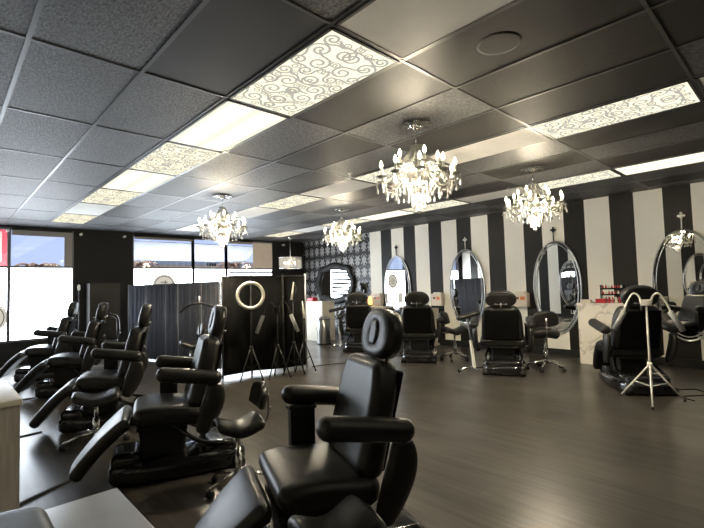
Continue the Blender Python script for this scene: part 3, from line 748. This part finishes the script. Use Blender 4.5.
# ------------------------------------------------------------------ marble counter and things on it
t_ = thing('marble_counter', 'white veined marble counter against the striped wall', 'counter', (8.0, 1.98, 0))
b = BM(); bx(b, 0, .57, 0, .85, 0, 1.0); obj('body', b, marble, t_)
b = BM(); bx(b, -.015, .57, -.012, .862, 1.0, 1.03); obj('worktop', b, marble, t_)
def item(name, x0, x1, y0, y1, z0, z1, m_, label, cat, group=None):
    t2 = obj(name, xf(rbox((x1 - x0) / 2, (y1 - y0) / 2, (z1 - z0) / 2, .004, (1, 1, 1), 2), T(0, 0, (z1 - z0) / 2)), m_, None, ((x0 + x1) / 2, (y0 + y1) / 2, z0)); return tag(t2, label, cat, group)
item('card_box', 8.06, 8.16, 2.64, 2.80, 1.03, 1.085, cream_m, 'low cream box at the left end of the marble counter', 'box')
item('card_box', 8.06, 8.14, 2.40, 2.56, 1.03, 1.10, red_m, 'dark red box on the marble counter beside the low cream one', 'box')
for k in range(6):
    y = 2.36 - .055 * k
    o = obj('pigment_bottle', lathe([(.018, 0), (.020, .005), (.020, .06), (.009, .07), (.009, .095), (.001, .097)], 12), [red_m, pink_m, cream_m][k % 3], None, (8.08, y, 1.03)); tag(o, 'small pigment bottle in the front row on the marble counter', 'bottle', 'pigment bottles in front row on the counter')
t_ = thing('tiered_rack', 'three-tier rack on the marble counter holding small red bottles', 'rack', (8.30, 2.36, 1.03))
for k in range(3):
    b = BM(); bx(b, -.06, .06, -.17, .17, .10 * k + .02, .10 * k + .028); bx(b, -.062, -.056, -.17, .17, .10 * k + .02, .10 * k + .045); obj('shelf', b, gloss_black, t_)
for s_ in (-1, 1): b = BM(); bx(b, -.06, .06, s_ * .17 - .004, s_ * .17 + .004, 0, .30); obj('side_panel', b, gloss_black, t_)
for k in range(3):
    for q in range(7):
        o = obj('rack_bottle', lathe([(.014, 0), (.016, .004), (.016, .045), (.008, .05), (.008, .065), (.001, .066)], 10), [red_m, pink_m, cream_m, red_m][(q + k) % 4], None, (8.28, 2.22 + .047 * q, 1.03 + .10 * k + .029)); tag(o, 'small bottle on the %s tier of the counter rack' % ['bottom', 'middle', 'top'][k], 'bottle', 'bottles on the %s tier of the rack' % ['bottom', 'middle', 'top'][k])

# ------------------------------------------------------------------ left white desks
def desk(y0, y1, x1, h, front, top, label):
    t2 = thing('white_desk', label, 'desk', (XL + .02, y0, 0))
    w = x1 - XL - .02; d_ = y1 - y0
    b = BM(); bx(b, 0, w - .01, .01, d_ - .01, 0, h - .035); obj('body', b, front, t2)
    b = rbox(w / 2, d_ / 2, .018, .004, (1, 1, 1), 2); xf(b, T(w / 2, d_ / 2, h - .018)); obj('desk_top', b, top, t2)
desk(3.40, 4.25, .385, .79, pale_wood, white_paint, 'pale wood-grained desk at the left photo edge')
desk(.55, 1.61, .434, .79, pale_wood, grey_top, 'low grey-white desk with its corner at the bottom left')
t_ = thing('black_cushion', 'black leather cushion with a stitched slit lying on the desk at the bottom left corner', 'cushion', (.10, 1.345, .79))
b = rbox(.12, .12, .04, .038, (6, 6, 1), 5, lambda x, y, z: (x, y, z + (.015 * (1 - (x / .12) ** 2) if z > 0 else 0))); xf(b, T(0, 0, .04)); obj('pad', b, leather, t_)
b = BM(); tube(smoothpts([(-.03, -.05, .088), (0, -.03, .091), (.03, .0, .088)], 4), .006, 6, b); obj('stitched_slit', b, gloss_black, t_)
# floor cords
def cord(pts, label, r_=.006):
    o_ = obj('floor_cord', tube(smoothpts([(x, y, r_) for x, y in pts], 8), r_, 6), rubber); tag(o_, label, 'cord')
def flat(pts, label):
    b = BM(); P = [Vector((x, y, 0)) for x, y in pts]; pv = None
    for i, p in enumerate(P):
        d_ = (P[min(i + 1, len(P) - 1)] - P[max(i - 1, 0)]).normalized(); n_ = Vector((-d_.y, d_.x, 0)) * .022
        r4 = [b.verts.new(p + n_), b.verts.new(p + n_ * .5 + Vector((0, 0, .012))), b.verts.new(p - n_ * .5 + Vector((0, 0, .012))), b.verts.new(p - n_)]
        if pv:
            for k in range(3): b.faces.new((pv[k], pv[k + 1], r4[k + 1], r4[k]))
        pv = r4
    o_ = obj('cable_cover', b, rubber); tag(o_, label, 'cable cover', 'floor cable covers')
flat([(.84, 4.06), (.45, 3.84), (.40, 3.80)], 'black cable cover on the floor from the second left chair to the desk')
flat([(.80, 5.62), (.5, 5.60), (-.3, 5.52)], 'black cable cover on the floor at the third left chair')
flat([(1.0, 7.55), (.7, 7.55), (-.3, 7.5)], 'black cable cover on the floor at the fourth left chair')
cord([(6.8, 1.75), (6.75, 1.35), (6.95, 1.1), (6.7, .98), (6.45, 1.15), (6.3, 1.02)], 'thin black cord looping on the floor behind the white tripod')
cord([(4.9, 6.3), (5.3, 6.2), (5.55, 6.1)], 'thin black cord on the floor right of the black screens')

# ------------------------------------------------------------------ folding screens
def screen_panel(parent, x, y, az, w, h, z0, fab, post, pleats):
    """one panel starting at x,y along az"""
    dx, dy = math.cos(az), math.sin(az); nx, ny = -dy, dx
    b = BM(); n_ = max(2, int(w / .012)) if pleats else 2; A = []
    for k in range(n_ + 1):
        s_ = .004 + (w - .008) * k / n_; off = .018 * math.sin(k * .85) + .010 * math.sin(k * .37 + 1) if pleats else 0
        A.append((b.verts.new((x + dx * s_ + nx * off, y + dy * s_ + ny * off, z0)), b.verts.new((x + dx * s_ + nx * off, y + dy * s_ + ny * off, h - .03))))
    for p, q in zip(A, A[1:]): b.faces.new((p[0], q[0], q[1], p[1])).smooth = True
    g_ = bmesh.ops.extrude_face_region(b, geom=b.faces[:]); bmesh.ops.translate(b, verts=[v_ for v_ in g_['geom'] if isinstance(v_, bmesh.types.BMVert)], vec=(nx * .006, ny * .006, 0))
    obj('fabric_panel', b, fab, parent)
    for z in (h - .02,): obj('rail', tube([(x, y, z), (x + dx * w, y + dy * w, z)], .010, 8), post, parent)
    return x + dx * w, y + dy * w
# grey pleated one
t_ = thing('grey_folding_screen', 'charcoal pleated fabric folding screen with thin silver posts', 'folding screen', (3.05, 10.45, 0))
P = [(0, 0), (.14, -.72), (.30, -1.36), (.34, -1.90), (.52, -2.55), (.56, -3.20)]
for k, (a, c) in enumerate(zip(P, P[1:])):
    az = math.atan2(c[1] - a[1], c[0] - a[0]); w = math.hypot(c[0] - a[0], c[1] - a[1]); screen_panel(t_, a[0], a[1], az, w, 1.60, .04, navy_fabric, matte_black, True)
for k, a in enumerate(P): obj('post', tube([(a[0], a[1], 0), (a[0], a[1], 1.66 if k else 1.6)], .010, 8), grey_lamp, t_)
# black one
t_ = thing('black_folding_screen', 'plain black fabric folding screen standing before the glass door', 'folding screen', (3.33, 6.60, 0))
P = [(0, 0), (.54, .02), (1.04, -.20), (1.50, -.24)]
for k, (a, c) in enumerate(zip(P, P[1:])):
    az = math.atan2(c[1] - a[1], c[0] - a[0]); w = math.hypot(c[0] - a[0], c[1] - a[1]); screen_panel(t_, a[0], a[1], az, w, 1.66, .045, black_fabric, matte_black, False)
for k, a in enumerate(P): obj('post', tube([(a[0], a[1], 0), (a[0], a[1], 1.68)], .016, 8), matte_black if k != 3 else silver_post, t_)

# ------------------------------------------------------------------ tripod lamps
def tripod(t_, m_, h, spread=.33, hub=.62, ph=0., low=.16):
    obj('pole', tube([(0, 0, low), (0, 0, h)], [.014, .009], 10), m_, t_)
    obj('collar', lathe([(.014, -.03), (.026, -.03), (.026, .03), (.014, .03)], 12, (0, 0, hub)), m_, t_)
    for k in range(3):
        a = ph + 2 * PI * k / 3; c, s_ = math.cos(a), math.sin(a)
        lg = obj('leg', tube([(.02 * c, .02 * s_, hub - .01), (spread * c, spread * s_, .012)], .010, 8), m_, t_)
        obj('leg_brace', tube([(.015 * c, .015 * s_, low + .02), (spread * .52 * c, spread * .52 * s_, hub * .50)], .007, 6), m_, lg)
        obj('rubber_foot', lathe([(.012, 0), (.016, .006), (.012, .03)], 10, (spread * c, spread * s_, 0)), rubber, lg)
def twin_lamp(x, y, rz, h, m_, lamp_m, label, group=None, hub=.55, spread=.33, reach=.15, drop=.22, scale=1., ph=.3):
    t_ = thing('twin_lamp_tripod', label, 'floor lamp', (x, y, 0), rz, group)
    tripod(t_, m_, h, spread, hub, ph)
    obj('head_block', xf(rbox(.03, .055, .035, .008, (1, 1, 1), 2), T(0, 0, h + .02)), m_, t_)
    for s_ in (-1, 1):
        p = smoothpts([(0, s_ * .05, h + .02), (0, s_ * .07, h + .10), (0, s_ * (.07 + reach * .35), h + .125), (0, s_ * (.07 + reach * .75), h + .02), (0, s_ * (.07 + reach), h - .10)], 6)
        g_ = obj('gooseneck', tube(p, .011, 8), m_, t_)
        b = tube([(0, s_ * (.07 + reach - .01), h - .08), (0, s_ * (.07 + reach + .10), h - .08 - drop)], .030, 12); obj('light_bar', b, lamp_m, g_)
    return t_
twin_lamp(5.98, 1.36, rad(13), 1.12, white_metal, grey_lamp, 'white tripod lamp with two gooseneck light bars behind the right chair', hub=.42, spread=.36, ph=PI, reach=.16)
dl = twin_lamp(3.98, 6.00, rad(55), 1.08, matte_black, grey_lamp, 'black tripod lamp with two gooseneck bars before the black screens', reach=.16, hub=.50, drop=.28, spread=.20)
# ring light
t_ = thing('ring_light', 'white ring light on a black stand before the black screens', 'ring light', (3.60, 6.17, 0), rad(60))
tripod(t_, matte_black, 1.30, .20, .5)
b = BM()
p = [(-.02, .20 * math.cos(2 * PI * k / 40), 1.33 + .20 * math.sin(2 * PI * k / 40)) for k in range(40)]
tube(p, .026, 10, b, closed=True); obj('ring', b, white_paint, t_)
obj('ring_clamp', xf(rbox(.02, .02, .05, .006, (1, 1, 1), 2), T(0, 0, 1.12)), matte_black, t_)
def boom_lamp(x, y, rz, label, h=1.2):
    t_ = thing('boom_lamp', label, 'floor lamp', (x, y, 0), rz); tripod(t_, matte_black, h, .20, .5, .9)
    g_ = obj('gooseneck', tube(smoothpts([(0, 0, h), (0, .06, h + .12), (0, .02, h + .25)], 5), .008, 8), matte_black, t_)
    obj('wand', tube([(0, .02, h + .25), (0, -.02, h - .05)], [.010, .022], 10), white_metal, g_)
    return t_
boom_lamp(4.34, 6.06, rad(-120), 'thin black lamp stand with a pale wand head at the right of the black screens', 1.28)
boom_lamp(4.60, 6.12, rad(10), 'short black tripod stand by the right end of the black screens', .95)
# arched lamp behind second chair
t_ = thing('arched_lamp', 'black arched half-moon lash lamp behind the second left chair', 'floor lamp', (3.12, 6.98, 0), rad(66)); tripod(t_, matte_black, 1.21, .28, .5)
b = tube(smoothpts([(0, -.32, 1.05), (0, -.20, 1.16), (0, -.02, 1.22), (0, .16, 1.19), (0, .30, 1.08)], 8), .017, 10); obj('arched_tube', b, matte_black, t_)
obj('pale_clip', tube([(0, .0, 1.22), (0, .0, 1.34)], .012, 8), white_metal, t_)

# ------------------------------------------------------------------ far corner: white cabinet, bin, cart, chairs
t_ = thing('white_cabinet', 'cream white pedestal cabinet before the damask wall', 'cabinet', (7.35, 8.95, 0), 0)
b = BM(); bx(b, 0, .42, 0, .80, 0, 1.02); obj('body', b, white_paint, t_); b = BM(); bx(b, -.015, .43, -.015, .815, 1.02, 1.05); obj('top', b, white_paint, t_)
b = BM(); bx(b, -.01, .0, .03, .77, .08, .98); obj('door', b, white_paint, t_)
t_ = thing('red_case', 'small red case on the white cabinet', 'case', (7.5, 9.55, 1.05))
b = rbox(.09, .13, .05, .02, (1, 1, 1), 3); xf(b, T(0, 0, .05)); obj('case_body', b, red_m, t_); b = BM(); tube(smoothpts([(0, -.05, .10), (0, -.04, .14), (0, .04, .14), (0, .05, .10)], 4), .008, 6, b); obj('handle', b, red_m, t_)
t_ = thing('trash_bin', 'brushed steel cylindrical trash bin beside the white cabinet', 'trash bin', (7.05, 8.55, 0))
obj('bin_body', lathe([(.165, 0), (.17, .01), (.17, .60), (.165, .61)], 32), steel, t_); obj('lid', lathe([(.172, .61), (.172, .65), (.14, .685), (.001, .695)], 32), steel, t_); obj('base_ring', lathe([(.176, 0), (.176, .03), (.17, .03)], 32), matte_black, t_)
t_ = thing('black_trolley', 'black shelved trolley under the ornate mirror', 'trolley', (8.12, 8.60, 0))
for z in (.14, .45, .76): obj('shelf', xf(rbox(.20, .26, .02, .01, (1, 1, 1), 2), T(0, 0, z)), matte_black, t_)
for sx in (-1, 1):
    for sy in (-1, 1): obj('upright', tube([(sx * .18, sy * .24, .04), (sx * .18, sy * .24, .95)], .012, 8), matte_black, t_); obj('wheel', xf(lathe([(.004, -.01), (.03, -.01), (.03, .01), (.004, .01)], 10), T(sx * .18, sy * .24, .03) @ RX(PI / 2)), rubber, t_)
t_ = thing('black_monitor', 'black machine with a grey panel on the trolley', 'machine', (8.12, 8.60, .782)); obj('case', xf(rbox(.10, .20, .17, .02, (1, 1, 1), 2), T(0, 0, .17)), gloss_black, t_); obj('screen', box(-.105, -.10, -.16, .16, .06, .29), mat('dark_grey_screen', (.05, .05, .055), .2), t_)
for q, (dy, z0, w) in enumerate(((-.13, .47, .08), (.09, .47, .11), (-.02, .16, .2))):
    tag(obj('storage_box', xf(rbox(.1, w, .09, .01, (1, 1, 1), 2), T(0, 0, .09)), [navy_fabric, matte_black, grey_lamp][q], None, (8.12, 8.60 + dy, z0 + .003)), ['charcoal box on the middle shelf of the trolley, right side', 'black box on the middle shelf of the trolley, left side', 'grey box on the bottom shelf of the trolley'][q], 'box')
# station ledges with lamp
def ledge(y, w, label):
    t2 = thing('wall_ledge', label, 'shelf', (XR, y, .86), group='white wall ledges'); obj('board', xf(rbox(.15, w, .02, .005, (1, 1, 1), 2), T(-.15, 0, 0)), white_paint, t2)
    for s_ in (-1, 1): obj('bracket', box(-.25, -.01, s_ * w * .7 - .01, s_ * w * .7 + .01, -.10, -.02), white_paint, t2)
ledge(8.05, .32, 'white wall ledge under the amber lamp')
t_ = thing('amber_lamp', 'small glowing amber lamp on the wall ledge beside the damask paper', 'lamp', (8.44, 8.25, .88)); obj('lamp_foot', lathe([(.05, 0), (.05, .03), (.03, .035)], 16), matte_black, t_); obj('glowing_shade', lathe([(.03, .035), (.055, .08), (.05, .20), (.02, .27), (.001, .28)], 16), amber_m, t_)
t_ = thing('wall_sconce', 'black pointed sconce at the edge of the damask wallpaper', 'sconce', (XR, 8.60, 1.35)); obj('back_plate', xf(rbox(.015, .05, .12, .012, (1, 1, 1), 2), T(-.015, 0, 0)), gloss_black, t_); obj('torch', lathe([(.001, -.22), (.02, -.1), (.06, .08), (.065, .16), (.05, .16)], 14, (-.09, 0, 0)), gloss_black, t_); obj('arm', tube([(-.02, 0, 0), (-.09, 0, 0)], .012, 8), gloss_black, t_)
# armrest stands
def arm_stand(x, y, rz, label):
    t2 = thing('armrest_stand', label, 'armrest stand', (x, y, 0), rz, 'padded armrest stands')
    for s_ in (-1, 1):
        obj('foot', tube(smoothpts([(s_ * .02, 0, .07), (s_ * .14, 0, .06), (s_ * .24, 0, .03)], 4), .014, 8), chrome, t2)
        obj('caster', xf(lathe([(.004, -.012), (.026, -.012), (.026, .012), (.004, .012)], 12), T(s_ * .24, 0, .026) @ RX(PI / 2)), rubber, t2)
    obj('cross_foot', tube([(0, -.22, .06), (0, .22, .06)], .014, 8), chrome, t2)
    obj('lower_post', xf(rbox(.018, .030, .22, .006, (1, 1, 1), 2), T(.0, 0, .28) @ RY(rad(-6))), white_metal, t2)
    obj('upper_post', xf(rbox(.014, .024, .20, .006, (1, 1, 1), 2), T(-.035, 0, .66) @ RY(rad(-10))), steel, t2)
    obj('knob', xf(lathe([(.001, -.02), (.025, -.015), (.025, .015), (.001, .02)], 12), T(0, .05, .50) @ RX(PI / 2)), matte_black, t2)
    obj('arm_cushion', xf(rbox(.20, .06, .04, .035, (3, 1, 1), 4), T(-.05, 0, .90) @ RY(rad(-12))), leather, t2)
arm_stand(6.28, 3.86, rad(-35), 'padded armrest stand with pale post left of the middle chair')
arm_stand(6.85, 7.72, rad(-35), 'padded armrest stand left of the chair before the damask wall')
arm_stand(6.75, 6.10, rad(-35), 'padded armrest stand left of the second chair from the damask wall')
# small cart below the first mirror
t_ = thing('black_side_cart', 'low black cart below the oval mirror nearest the damask wall', 'cart', (8.25, 6.85, 0)); obj('cart_body', xf(rbox(.18, .22, .40, .02, (1, 1, 1), 2), T(0, 0, .47)), gloss_black, t_)
for k in range(3): obj('drawer', box(-.19, -.18, -.19, .19, .14 + .24 * k, .34 + .24 * k), matte_black, t_)
for sx in (-1, 1):
    for sy in (-1, 1): obj('wheel', xf(lathe([(.004, -.01), (.035, -.01), (.035, .01), (.004, .01)], 10), T(sx * .14, sy * .18, .035) @ RX(PI / 2)), rubber, t_)
tag(item('paper_stack', 8.15, 8.33, 6.78, 6.98, .87, .92, white_paint, '', ''), 'white paper stack on the low black cart', 'papers')
t_ = thing('white_side_cabinet', 'low white side cabinet under the wall box by the first oval mirror', 'cabinet', (8.30, 6.30, 0)); obj('cabinet_body', xf(rbox(.24, .20, .43, .01, (1, 1, 1), 2), T(0, 0, .43)), white_paint, t_); obj('cabinet_door', box(-.25, -.24, -.18, .18, .06, .80), white_paint, t_)

# black wall area: cabinet, pole, carved chair
t_ = thing('tall_black_cabinet', 'flat black cabinet against the black wall between the windows', 'cabinet', (2.42, YF - .33, 0)); obj('cabinet_body', box(0, .62, 0, .31, 0, 1.66), mat('satin_black', (.024, .022, .02), .45), t_); obj('cabinet_door', box(.02, .60, -.015, 0, .05, 1.62), mat('satin_black_door', (.028, .025, .022), .45), t_)
obj('door_knob', xf(lathe([(.001, -.015), (.015, -.01), (.015, .01), (.001, .015)], 10), T(.08, -.03, .9) @ RX(PI / 2)), steel, t_)
t_ = thing('pole_lamp', 'slim black pole lamp with a small pale head before the black wall', 'floor lamp', (2.05, 10.2, 0)); tripod(t_, matte_black, 1.50, .26, .45); obj('lamp_head', lathe([(.012, 0), (.024, .02), (.024, .10), (.01, .12)], 12, (0, 0, 1.5)), white_metal, t_)
t_ = thing('carved_chair', 'dark carved high-back chair by the black wall', 'chair', (2.62, 10.45, 0), rad(-105)); t_.scale = (.85, .85, .85)
obj('seat', xf(rbox(.25, .26, .05, .04, (1, 1, 1), 3), T(0, 0, .45)), leather, t_)
b = BM(); rbox(.03, .22, .30, .028, (1, 4, 4), 3, lambda x, y, z: (x, y, z + (.06 * math.cos(y / .22 * PI) if z > 0 else 0)), b); xf(b, T(-.24, 0, .80)); obj('backrest', b, leather, t_)
b = BM()
for s_ in (-1, 1): tube(smoothpts([(-.24, s_ * .25, .5), (-.24, s_ * .27, .85), (-.24, s_ * .22, 1.08), (-.24, s_ * .10, 1.13), (-.24, 0, 1.20)], 5), .022, 8, b)
obj('carved_frame', b, mat('dark_carved_wood', (.02, .018, .016), .35), t_)
for sx in (-1, 1):
    for sy in (-1, 1): obj('leg', tube(smoothpts([(sx * .22, sy * .23, .42), (sx * .24, sy * .25, .2), (sx * .22, sy * .23, .0)], 4), .022, 8), matte_black, t_)
for s_ in (-1, 1): obj('arm', tube(smoothpts([(-.22, s_ * .27, .66), (.05, s_ * .29, .68), (.20, s_ * .27, .62), (.20, s_ * .26, .46)], 5), .020, 8), matte_black, t_)
# cameras and sensors at the top of the window wall
def sensor(x, z, label):
    t2 = thing('security_camera', label, 'security camera', (x, YF, z)); obj('mount', tube([(0, 0, 0), (0, -.06, .0)], .015, 8), matte_black, t2); obj('camera_body', xf(lathe([(.025, -.05), (.03, 0), (.03, .04), (.02, .05)], 12), T(0, -.09, -.01) @ RX(PI / 2)), white_metal, t2)
for x, l in ((1.00, 'small security camera at the top of the left window'), (2.30, 'small white sensor at the left top of the black wall'), (3.20, 'small white sensor at the right top of the black wall'), (7.75, 'small white sensor at the top of the black far corner')): sensor(x, 2.78, l)

# ------------------------------------------------------------------ outdoors
tag(obj('pavement', box(-30, 60, YF + .2, 70, -.25, -.12), concrete), 'sunlit concrete pavement outside the windows', 'pavement', kind='structure')
t_ = thing('awning', 'pale fabric awning outside above the glass door', 'awning', (3.2, YF + .9, 2.25)); obj('awning_cloth', xf(rbox(2.0, .42, .012, .01, (1, 1, 1), 2), T(2.0, -.05, .30) @ RX(rad(-28))), outside_white, t_); obj('front_bar', tube([(0, .33, .08), (4.0, .33, .08)], .025, 8), outside_white, t_)
for x in (.1, 3.9): obj('awning_post', tube([(x, .33, -2.35), (x, .33, .08)], .03, 8), outside_white, t_)
t_ = thing('street_sign', 'red sign panel outside beyond the far left pane', 'sign', (.0, YF + 1.3, 2.0)); obj('sign_panel', box(-.6, 1.13, 0, .06, 0, 1.1), red_sign, t_); obj('sign_inset', box(-.4, 1.02, -.012, 0, .22, .9), tan_stucco, t_); obj('sign_post', box(.1, .25, .01, .05, -2.12, 0), red_sign, t_)
t_ = thing('low_building', 'tan low building across the parking lot', 'building', (14, 44, -.12)); obj('wall', box(0, 26, 0, 8, 0, 4.2), tan_stucco, t_); obj('roof', box(-.3, 26.3, -.3, 8.3, 4.2, 4.6), outside_white, t_)
for k in range(5): obj('window', box(2 + 5 * k, 4.5 + 5 * k, -.05, 0, 1, 2.6), frame_al, t_)
def palm(x, y, h, label):
    t2 = thing('palm_tree', label, 'palm tree', (x, y, -.12), group='palm trees outside')
    obj('trunk', tube([(0, 0, 0), (.1, 0, h * .5), (.05, .1, h)], [.28, .2, .16], 10), trunk_m, t2); b = BM()
    for k in range(16):
        a = 2 * PI * k / 16; c, s_ = math.cos(a), math.sin(a); up = .9 if k % 2 else .4; pv = None
        for q in range(9):
            f_ = q / 8; rr = 2.3 * f_; z = h + up * math.sin(f_ * 2.2) - 1.3 * f_ ** 2; w = .24 * math.sin(PI * min(1, f_ + .12)) + .02
            v1 = b.verts.new((rr * c - s_ * w, rr * s_ + c * w, z - .12)); v2 = b.verts.new((rr * c, rr * s_, z)); v3 = b.verts.new((rr * c + s_ * w, rr * s_ - c * w, z - .12))
            if pv: b.faces.new((pv[0], pv[1], v2, v1)); b.faces.new((pv[1], pv[2], v3, v2))
            pv = (v1, v2, v3)
    obj('fronds', b, palm_m, t2)
palm(5.6, 42, 3.6, 'palm tree outside beyond the left window'); palm(13.0, 42, 3.9, 'palm tree outside beyond the pane left of the glass door'); palm(20.5, 38, 3.7, 'palm tree outside seen above the glass door'); palm(1.5, 41, 3.0, 'smaller palm tree outside beyond the left window')
